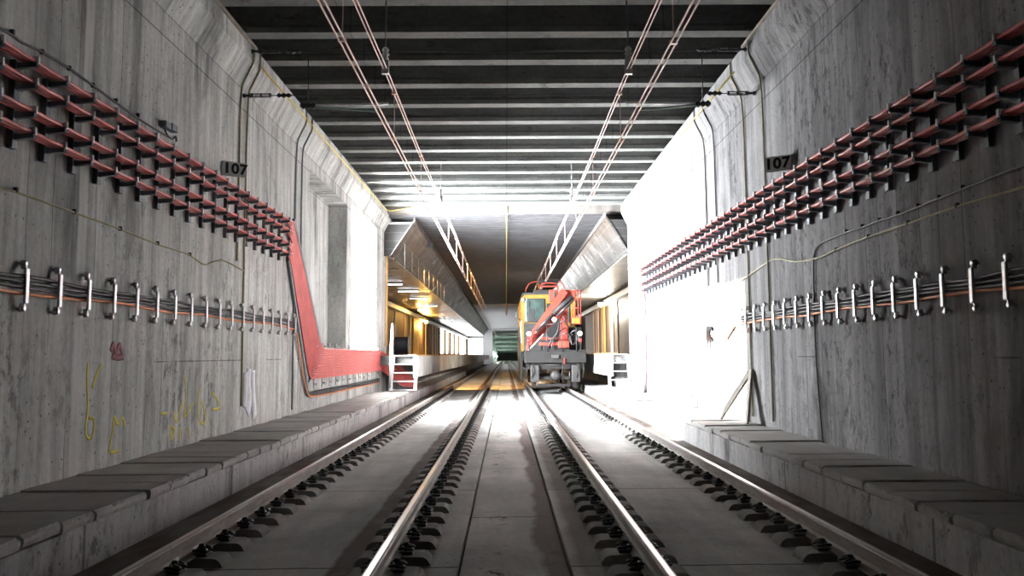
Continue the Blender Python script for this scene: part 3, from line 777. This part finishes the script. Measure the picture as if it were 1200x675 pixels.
# dark ribbed sheet ceiling over the tracks
b = MB(); ny = int((72.5 - 26.4) / .3)
prof = []
for j in range(ny + 1):
    y = 26.4 + .3 * j
    prof += [(y, 5.93), (y + .12, 5.93), (y + .16, 5.98), (y + .26, 5.98)]
b.xprism(prof + [(prof[-1][0], 6.08), (26.4, 6.08)], -4.2, 4.2); struct(b.build('ceiling_hall_dark', M['dark']))
struct(MB().box(-4.2, 4.2, 72.5, YE, 5.9, 6.0).build('ceiling_hall_pale', M['hallgrey']))
for side, s, xi, xo, xb in (('left', -1, -3.05, -3.85, -7.0), ('right', 1, 3.28, 4.05, 6.0)):
    y0 = 26.6 if s < 0 else 25.9
    b = MB(); b.prism([(xi, 5.84), (xo, 4.66), (xo - s * -.05, 4.62), (xi + s * .06, 5.84), ], y0, 138)
    struct(b.build('bulkhead_' + side, M['sheet']))
    b = MB(); b.prism([(xi - s * .015, 5.95), (xi - s * .015, 5.78), (xi + s * .03, 5.78), (xi + s * .03, 5.95)], y0 - .05, 138)
    struct(b.build('bulkhead_edge_' + side, M['plaster']))
    struct(MB().box(*sorted((xo, xb)), y0 + .6, 138, 4.62, 4.7).build('ceiling_platform_' + side, M['plceil']))
    xe = xo + s * .6
    struct(MB().prism([(xi + s * .07, 5.72), (xe, 5.72), (xe, 4.64), (xo + s * .01, 4.64)], y0 + .02, y0 + .06).build('bulkhead_end_' + side, M['endsheet']))
    struct(MB().box(*sorted((xi + s * .05, xe)), y0 + .5, y0 + .55, 5.7, 5.95).build('bulkhead_slot_' + side, M['dark']))
    # platform body with hollow below its edge
    e = -2.9 if s < 0 else 3.36
    yp = 25.5 if s < 0 else 25.5
    b = MB(); b.prism([(e + s * .06, 1.3), (xb, 1.3), (xb, -.3), (e + s * .95, -.3), (e + s * .95, 1.0), (e + s * .06, 1.0)], yp + (1.75 if s < 0 else .05), 138)
    struct(b.build('platform_' + side, M['kerb']))
    if s < 0: struct(MB().box(e + s * .06, XL - .0, yp, yp + 1.75, 1.0, 1.3).build('platform_end_left', M['rough']))
    struct(MB().box(*sorted((e, e + s * .06)), yp, 138, .6, 1.285).build('platform_fascia_' + side, M['fascia']))
    o = MB().box(*sorted((e - s * .02, e + s * .22)), yp, 70, 1.287, 1.335).build('edge_board', M['edge'])
    tag(o, f'orange timber board along the {side} platform edge', 'board')
    # duct along the back wall
    o = MB()
    o.bbox(*sorted((xb - s * .0, xb - s * .35)), y0 + 2, 137, 4.15, 4.4, .03)
    struct(o.build('wall_duct_' + side, M['galv']))
# pale battens and panels on the platform back walls
for side, X, s, items in (('left', -7.0, 1, [(463, 'pale', .25), (474, 'pale', .2), (481, 'pale', .5), (487.5, 'ochre', 3.4), (499, 'pale', .45), (503.5, 'panel', .3), (507, 'pale', .5), (510.5, 'pale', .6), (513, 'pale', .7)]),
                          ('right', 6.0, -1, [(724, 'pale', .25), (718, 'hallgrey', 1.0), (707, 'ochre', 1.6), (700, 'pale', 1.5), (696, 'pale', .3)])):
    for k, (px, mt, w) in enumerate(items):
        y = at(px, 400, X=X - s * -.03).y
        o = MB().bbox(*sorted((X, X + s * .06)), y - w / 2, y + w / 2, 1.3, 4.15, .01).build('upright_board' if w > .9 else 'wall_batten', M[mt])
        tag(o, f'{"ochre" if mt == "ochre" else "pale" if mt != "panel" else "brown"} upright {"panel" if w > .9 else "batten"} on the {side} platform back wall, {nth(k + 1)} from the camera end', 'panel' if w > .9 else 'batten', f'uprights on the {side} platform wall')
# mullions in front of the bright far openings
for k, y in enumerate((83.4, 91.6, 99.6, 108.5, 118.5)):
    tag(MB().bbox(-7.0, -6.85, y - .3, y + .3, 1.3, 4.4, .02).build('wall_post', M['panel']), f'brown post between the bright far openings of the left platform, {nth(k + 1)} along', 'post', 'posts between the far openings')
# lamps
def lamp_tube(x, y, z, ln, lab):
    t = thing('tube_lamp', lab, 'lamp', (x, y, z), 'tube lamps above the left platform')
    MB().bbox(-ln / 2, ln / 2, -.07, .07, .0, .05, .01).build('housing', M['lamphouse'], t)
    MB().cyl((-ln / 2 + .03, 0, -.03), (ln / 2 - .03, 0, -.03), .022, 10).build('tube', M['tube'], t)
for k, (x, y) in enumerate(((-5.2, 36.0), (-4.9, 40.0), (-4.9, 45.0), (-5.0, 52.0))):
    lamp_tube(x, y, 4.55, 1.1, f'white fluorescent tube lamp under the left platform ceiling, {nth(k + 1)} from the portal')
def bulb(x, y, z, mt, col, power, lab, r_=.16):
    t = thing('flood_lamp', lab, 'lamp', (x, y, z))
    MB().bbox(-.2, .2, -.1, .1, .1, .2, .02).build('housing', M['ins'], t)
    MB().lathe([(-.1, .05), (-.05, .13), (.03, .15), (.1, .1)], (0, 0, 0), (0, 0, 1), 16).build('globe', M[mt], t)
    l = bpy.data.lights.new('lamp_light', 'POINT'); l.energy = power; l.color = col; l.shadow_soft_size = .25
    o = bpy.data.objects.new('lamp_light', l); COL.objects.link(o); o.parent = t; o.location = (0, 0, -.3)
bulb(-6.6, 66, 4.05, 'amber', (1, .55, .13), 550, 'glowing amber lamp high on the left platform wall by the ochre panel')
bulb(-5.9, 55, 4.45, 'amber', (1, .55, .13), 60, 'small amber lamp under the left platform ceiling')
bulb(5.4, 45, 4.1, 'flood', (1, .93, .8), 900, 'dazzling white lamp on the right platform wall')
sp = bpy.data.lights.new('lamp_light', 'SPOT'); sp.energy = 7000; sp.color = (1, .5, .14); sp.spot_size = .95; sp.spot_blend = .06; sp.shadow_soft_size = .03  # added spot with no visible fitting, casts the orange patch on the floor
t = thing('flood_lamp', 'added amber floodlight on the left bulkhead edge, shining down the far track', 'lamp', (-2.95, 31.0, 5.6))
MB().bbox(-.12, .12, -.1, .08, -.1, .1, .02).build('housing', M['ins'], t)
o = bpy.data.objects.new('lamp_light', sp); COL.objects.link(o); o.parent = t; o.location = (0.1, .12, -.12); o.rotation_euler = Vector((.2, 1, -.46)).to_track_quat('-Z', 'Y').to_euler()
t = thing('tube_lamp', 'white tube lamp in the end slot of the left bulkhead', 'lamp', (-3.55, 26.75, 5.72))
MB().bbox(-.45, .4, -.05, .05, .03, .09, .01).build('housing', M['white'], t); MB().cyl((-.42, 0, 0), (.36, 0, 0), .02, 10).build('tube', M['tube'], t)
# cable drum on the left platform
t = thing('cable_drum', 'dark cable drum standing on the left platform behind the ladder', 'drum', (-4.62, 35, 1.3))
b = MB(); pr = [(-.33, .3)]
for k in range(12): pr += [(-.32 + .054 * k, .37), (-.293 + .054 * k, .395)]
pr += [(.33, .37)]
b.lathe(pr, (0, 0, .44), (1, 0, 0), 28); b.build('winding', M['drum'], t)
for q in (-.36, .34): MB().lathe([(0, .44), (.03, .44)], (q, 0, .44), (1, 0, 0), 28).build('flange', M['bracket'], t)
# white steps up to the platforms
def steps(name, x0, x1, y, lab, rail):
    t = thing(name, lab, 'steps', ((x0 + x1) / 2, y, .2), 'white steps to the platforms')
    w = (x1 - x0) / 2; h = 1.08; d = .55
    for s in (-1, 1):
        MB().obox((s * w, 0, 0), (s * w * .97, d, h), .05, .09, (1, 0, 0)).build('stringer', M['steps'], t)
    for k in range(5):
        f = .02 + .98 * k / 4.0
        MB().bbox(-w, w, d * f - .05, d * f + .12, h * f - .005, h * f + .035, .006).build('tread', M['steps'], t)
    if rail:
        b = MB(); b.tube(smooth([(-w - .03, .05, .1), (-w - .03, .12, 1.15), (-w - .03, .5, 2.1), (-w - .03, .62, 2.1), (-w - .03, .62, 1.1)], 4, .2), .03, 8)
        b.tube([(-w - .03, .08, .75), (-w - .03, .62, 1.6)], .02, 8); b.build('handrail', M['steps'], t)
steps('platform_steps', -3.58, -2.82, 24.85, 'white steel steps with a handrail up to the left platform end', True)
steps('platform_steps', 3.22, 3.86, 24.8, 'white steel steps up to the right platform end in the glare', False)
# hanging rods by the left bulkhead
for k in range(9):
    y = 27.5 + 2.2 * k
    tag(MB().tube([(-3.5, y, 5.9), (-3.5, y, 4.1)], .008, 5).build('hanging_rod', M['galv']), f'thin wire rod hanging beside the left bulkhead, {nth(k + 1)} from the portal', 'rod', 'rods beside the left bulkhead')

# ------------------------------------------------------------------ the far tunnel
we = struct(MB().box(-7.4, 6.4, YE, YE + .4, -.7, 7.1).build('wall_far', M['hallgrey']))
carve(we, [(-2.35, 4.3, YE - 1, YE + 1, -.29, 5.6), (-6.6, -4.1, YE - 1, YE + 1, 1.5, 4.2)])
struct(MB().box(-6.7, -4.0, YE + .25, YE + .3, 1.4, 4.3).build('window_7', M['pane']))
struct(MB().box(-2.9, -2.35, YE + .4, 255, -.7, 7).build('wall_far_left', M['green']))
struct(MB().box(4.3, 4.9, YE + .4, 255, -.7, 7).build('wall_far_right', M['green']))
struct(MB().box(-3, 5, 250, 251, -.7, 7).build('wall_far_end', M['green']))
for k in range(10):
    y = YE + 4 + 9 * k
    dz = .34 * k; o = MB().box(-2.35, 4.3, y, y + 1.2, 4.85 - dz, 5.3 - dz).build('far_beam', M['green'])
    tag(o, f'greenish concrete beam across the far tunnel, {nth(k + 1)} beyond the hall', 'beam', 'beams of the far tunnel')
    if k < 8:  # lamps added to light the dark far tunnel, no source visible there
        t = thing('tube_lamp', f'added tube lamp low on the far tunnel wall, {nth(k + 1)} beyond the hall', 'lamp', (-2.3, y + 5, 1.6 - dz * .3), 'added tube lamps of the far tunnel')
        MB().bbox(-.05, .02, -.7, .7, -.08, .08, .01).build('housing', M['white'], t)
        MB().cyl((.05, -.65, 0), (.05, .65, 0), .04, 10).build('tube', M['flood'], t)
        if k % 2 == 0:
            l = bpy.data.lights.new('lamp_light', 'POINT'); l.energy = 420; l.color = (.85, 1, .93); l.shadow_soft_size = .2
            lo = bpy.data.objects.new('lamp_light', l); COL.objects.link(lo); lo.parent = t; lo.location = (.4, 0, 0)

# ------------------------------------------------------------------ crane vehicle on the right track
LX, LY = 1.78, 30.0
loco = thing('crane_vehicle', 'yellow rail vehicle with a folded red crane, standing on the right track', 'rail vehicle', (LX, LY, 0))
def P(px, py, dy=0.):
    k = (LY + dy) / F
    return Vector(((px - 593) * k - LX, dy, HC + (416 - py) * k))
def pbox(name, x0, x1, y0, y1, d0, d1, mt, bev=.015, parent=None, ref=None):
    rf = d0 if ref is None else ref
    a, c = P(x0, y1, rf), P(x1, y0, rf)
    return MB().bbox(a.x, c.x, d0, d1, a.z, c.z, bev).build(name, M[mt], loco if parent is None else parent)
def pbar(name, pts, w, h, mt, parent=None, tube=False):
    b = MB(); v = [P(*p) for p in pts]
    if tube: b.tube(v if len(v) == 2 else spline(v, 5), w, 8)
    else:
        for a, c in zip(v, v[1:]): b.obox(a, c, w, h, (0, 1, 0))
    return b.build(name, M[mt], loco if parent is None else parent)
pbox('buffer_beam', 614.5, 686.5, 412.5, 425.5, 0, .3, 'ld', .02)
pbox('underframe', 617, 684, 424, 433, .25, 9, 'ld', .02)
pbox('deck', 615, 686, 410.5, 413, .15, 2.6, 'ld', .01)
for s in (-1, 1):
    w = pbox('axle_guard', *((621.5, 631.5) if s < 0 else (669.5, 679.5)), 428, 448, .1, .5, 'lg', .03)
    MB().lathe([(-.06, .46), (.06, .46), (.065, .50), (.09, .5)], (s * .72, 1.0, .5), (s * -1, 0, 0), 28).build('wheel', M['tyre'], loco)
    MB().lathe([(-.06, .46), (.06, .46), (.065, .50), (.09, .5)], (s * .72, 6.6, .5), (s * -1, 0, 0), 28).build('wheel', M['tyre'], loco)
MB().cyl((-.72, 1.0, .5), (.72, 1.0, .5), .08, 14).build('axle', M['tyre'], loco)
pbox('brake_crossbar', 631, 669, 441.5, 445, .35, .5, 'ld', .01)
pbox('rail_scraper', 630, 668, 450, 453, .3, .45, 'ld', .01)
MB().lathe([(0, .1), (.05, .17), (.18, .19), (.24, .14), (.26, .08)], P(650, 440, .35), (0, -1, 0), 20).build('coupler', M['lg'], loco)
pbar('coupler_lever', [(638, 428, -.02), (662, 428, -.02)], .02, .02, 'lg', None, True)
pbox('coupling_hook', 646, 655, 416, 420.5, -.09, .02, 'lg', .02)
pbar('brake_hose', [(659, 421, -.05), (659.5, 430, -.1), (658, 440, -.05), (660, 449, .1)], .022, 0, 'ld', None, True)
pbar('red_cock', [(661, 420, -.06), (661, 427, -.06)], .035, .05, 'lr')
for px in (617, 624, 676, 683): pbar('hose', [(px, 425, .1), (px + .6, 434, .0), (px - .8, 444, .12)], .018, 0, 'ld', None, True)
# cab
cab = MB(); a, c = P(610.5, 412, 2.5), P(674, 345.5, 2.5)
cab.prism([(a.x, a.z), (c.x, a.z), (c.x, c.z - .12), (c.x - .12, c.z), (a.x + .12, c.z), (a.x, c.z - .12)], 2.5, 9.0)
cabo = cab.build('cab', M['ly'], loco)
b = MB(); b.prism([(a.x - .03, c.z - .14), (a.x + .1, c.z + .07), (c.x - .1, c.z + .07), (c.x + .03, c.z - .14), (c.x - .12, c.z + .0), (a.x + .12, c.z + .0)], 2.4, 9.0)
b.build('roof', M['roof'], loco)
fr = pbox('windscreen', 615.8, 639.5, 350, 378, 2.44, 2.52, 'ins', .03, None, 2.4)
pbox('glass_pane', 616.8, 638.6, 351, 377, 2.42, 2.46, 'glass', .01, fr, 2.4)
fr0 = fr
pbox('wiper', 620, 620.6, 353, 367, 2.38, 2.41, 'ins', .002, fr, 2.4)
fr = pbox('windscreen', 656, 668.5, 350, 378, 2.44, 2.52, 'ins', .03, None, 2.4)
pbox('glass_pane', 656.7, 667.8, 351, 377, 2.42, 2.46, 'glass', .01, fr, 2.4)
pbox('front_panel', 614, 641, 379, 411, 2.36, 2.52, 'lg', .02, None, 2.4)
pbox('side_skirt', 609.5, 612.5, 381, 448, 2.6, 9.0, 'ld', .02, None, 2.6)
pbar('grab_rail', [(611, 376, 2.2), (610.5, 386, 2.15), (611, 402, 2.2)], .02, 0, 'clampw', None, True)
pbar('mirror_arm', [(611, 378, 2.4), (606.5, 371, 2.3)], .018, 0, 'ins', None, True)
pbox('mirror', 604.8, 607.5, 366, 373, 2.25, 2.32, 'ins', .01, None, 2.3)
def lampp(name, px, py, dy, r, mt):
    q = P(px, py, dy)
    h = MB().lathe([(0, r * .75), (.05, r), (.1, r)], q + Vector((0, .1, 0)), (0, -1, 0), 20).build(name, M['ins'], loco)
    MB().lathe([(0, r * .93), (.015, r * .8), (.022, r * .3)], q + Vector((0, .0, 0)), (0, -1, 0), 20).build('lens', M[mt], h)
    if mt == 'lens':
        MB().lathe([(0, r * .33), (.012, r * .28)], q + Vector((0, -.022, 0)), (0, -1, 0), 14).build('bulb_cap', M['lg'], h)
lampp('headlight', 620, 391.5, .1, .105, 'lens'); lampp('headlight', 680, 391.5, .1, .105, 'lens'); lampp('headlight', 650, 375, .3, .105, 'lens')
lampp('tail_light', 620, 399.5, .1, .075, 'redlens'); lampp('tail_light', 680, 399.5, .1, .075, 'redlens'); lampp('marker_light', 613.3, 351.5, 2.35, .075, 'lens')
for px in (620, 680): pbar('lamp_post', [(px, 413, .22), (px, 388, .22)], .05, .05, 'ld')
# folding red crane
pbox('crane_base', 636, 668, 400, 411, .5, 1.9, 'ld', .02)
pbox('base_frame', 632, 662, 401.5, 405.5, .42, .56, 'lr', .01); pbox('base_frame', 634, 660, 395.5, 398.5, .52, .64, 'lr', .01)
pbox('valve_block', 654.5, 667, 400, 408, .32, .5, 'lr', .015)
pbar('crane_column', [(660.5, 405, 1.15), (661, 362, 1.15), (663, 343, 1.15)], .3, .36, 'lr')
pbox('column_head', 655.5, 675, 340.5, 350, .95, 1.35, 'lr', .03, None, 1.1)
pbar('boom', [(620.5, 399.5, .62), (640, 371.5, .7), (662.5, 341.5, .8)], .27, .2, 'lr')
pbar('boom_cover', [(619, 404.5, .5), (625, 396.5, .5)], .2, .14, 'lr')
pbar('jib', [(622, 404, .95), (641, 384, .98), (659, 364, 1.0)], .22, .22, 'lr')
pbar('hydraulic_ram', [(628, 388.5, .42), (652, 365, .45)], .055, 0, 'ins', None, True)
pbar('hydraulic_ram', [(648, 368, .42), (671.5, 347.5, .45)], .085, 0, 'lg', None, True)
pbar('hydraulic_ram', [(653, 371, .5), (672.5, 351.5, .5)], .06, 0, 'ins', None, True)
pbar('ram_rod', [(626, 392, .42), (650, 366, .43)], .028, 0, 'galv', None, True)
pbar('pale_brace', [(619, 411, .25), (637, 392, .35)], .025, 0, 'clampw', None, True)
pbox('outrigger_foot', 616.5, 621.5, 404.5, 411, .3, .5, 'lr', .01)
pbox('control_panel', 644, 654.5, 340, 354, 1.9, 2.2, 'lr', .02, None, 2)
pbox('control_window', 649.5, 652.5, 342, 349, 1.86, 1.92, 'ins', .01, None, 1.9)
# work basket, a cage of red bars
bk = pbox('basket_floor', 670.5, 681.5, 372, 380.5, .5, 1.3, 'lr', .02)
for x in (671, 674.5, 678, 681): pbar('basket_bar', [(x, 373, .52), (x, 341, .52)], .016, 0, 'lr', bk, True)
for y in (341, 351, 362): pbar('basket_bar', [(670.8, y, .52), (681.2, y, .52)], .018, 0, 'lr', bk, True)
for x in (671, 681): pbar('basket_bar', [(x, 341, .52), (x, 342.3, 1.25)], .018, 0, 'lr', bk, True)
pbox('basket_panel', 671, 680, 373.5, 379.5, .46, .5, 'ly', .01, bk)
pbox('radiator_panel', 641, 657, 356, 411, 2.3, 2.5, 'ld', .02, None, 2.4)
pbox('driver_seat', 620, 627, 362, 377, 2.40, 2.42, 'ins', .004, fr0, 2.4)
# hoses and pipework
for k, ln in enumerate(([(650, 372, .5), (655, 380, .4), (652, 392, .35), (645, 398, .4)], [(662, 385, .9), (655, 390, .5), (648, 400, .3), (646, 412, .3)], [(668, 392, .5), (674, 388, .4), (678, 396, .4), (672, 404, .35), (667, 398, .4), (671, 392, .4)],
                       [(655, 395, .4), (662, 391, .3), (668, 395, .3), (670, 405, .3)], [(644, 384, .4), (641, 392, .35), (646, 399, .4), (641, 408, .4)], [(672, 376, .7), (668, 384, .6), (664, 380, .5), (660, 370, .5)], [(656, 379, .4), (661, 377, .35), (665, 380, .4)])):
    pbar('hydraulic_hose', ln, .026, 0, 'ins', None, True)
for ln in ([(641, 413, .1), (641, 381, .1)], [(658.5, 413, .08), (658.5, 378, .08)], [(641, 381, .1), (658.5, 379, .1)], [(675.5, 413, .1), (675.5, 384, .1)], [(641, 397, .1), (658.5, 397, .1)]):
    pbar('handrail', ln, .02, 0, 'ins', None, True)
pbox('side_locker', 683, 686.5, 372, 411, 2.2, 8, 'lg', .02, None, 2.2)
pbox('generator', 667, 682, 384, 411, 1.3, 2.3, 'ld', .03, None, 1.3)
# pantograph
pb = pbox('pantograph_base', 626, 654, 340, 344.5, 3.2, 5.0, 'lg', .03, None, 3.2)
pan = pbar('pantograph', [(631, 331, 3.4), (655, 331, 3.4)], .05, .05, 'ld')
pbar('collector_strip', [(630, 328.8, 3.4), (656, 328.4, 3.4)], .045, .05, 'ld', pan)
pbar('collector_horn', [(631, 330, 3.4), (622, 332, 3.4), (617.5, 338, 3.4), (616.5, 342, 3.4)], .022, 0, 'lr', pan, True)
pbar('collector_horn', [(655, 330, 3.4), (660, 333, 3.4), (663, 339, 3.4)], .022, 0, 'lr', pan, True)
pbar('lower_frame', [(633, 341, 3.4), (636, 333, 3.3), (652, 333, 3.3), (655, 341, 3.4)], .03, 0, 'lr', pan, True)
pbar('lower_frame', [(634, 336, 3.4), (654, 336, 3.4)], .06, .08, 'lr', pan)
for px in (628, 634, 650, 656): MB().lathe([(0, .03), (.04, .06), (.08, .03), (.12, .06), (.16, .03)], P(px, 345, 3.3), (0, 0, 1), 12).build('roof_insulator', M['inswhite'], pb)

# ------------------------------------------------------------------ daylight
w = bpy.data.worlds.new('sky'); S.world = w; w.use_nodes = True
bg = w.node_tree.nodes['Background']
bg.inputs[0].default_value = (.93, .97, 1, 1); bg.inputs[1].default_value = 205
w.cycles.sampling_method = 'MANUAL'; w.cycles.sample_map_resolution = 64
def portal(name, loc, sx, sy, rot):
    l = bpy.data.lights.new(name, 'AREA'); l.shape = 'RECTANGLE'; l.size = sx; l.size_y = sy
    l.cycles.is_portal = True
    o = bpy.data.objects.new(name, l); COL.objects.link(o); o.location = loc; o.rotation_euler = rot
portal('window_portal', (-4.66, 23.0, 3.415), 3.83, 4.0, (0, -PI / 2, 0))

sun = bpy.data.lights.new('sun', 'SUN'); sun.energy = 150; sun.angle = .012; sun.color = (1, .97, .93)
so = bpy.data.objects.new('sun', sun); COL.objects.link(so)
d = Vector((.712, -.70, -.235)).normalized()
so.rotation_euler = d.to_track_quat('-Z', 'Y').to_euler()

# ------------------------------------------------------------------ render settings
S.view_settings.view_transform = 'Standard'; S.view_settings.look = 'None'
S.view_settings.exposure = 0.85; S.view_settings.gamma = 1; S.view_settings.use_curve_mapping = False
c = S.cycles
c.max_bounces = 14; c.diffuse_bounces = 10; c.glossy_bounces = 4; c.transmission_bounces = 4
c.use_denoising = True; c.sample_clamp_indirect = 12; c.caustics_reflective = False; c.caustics_refractive = False
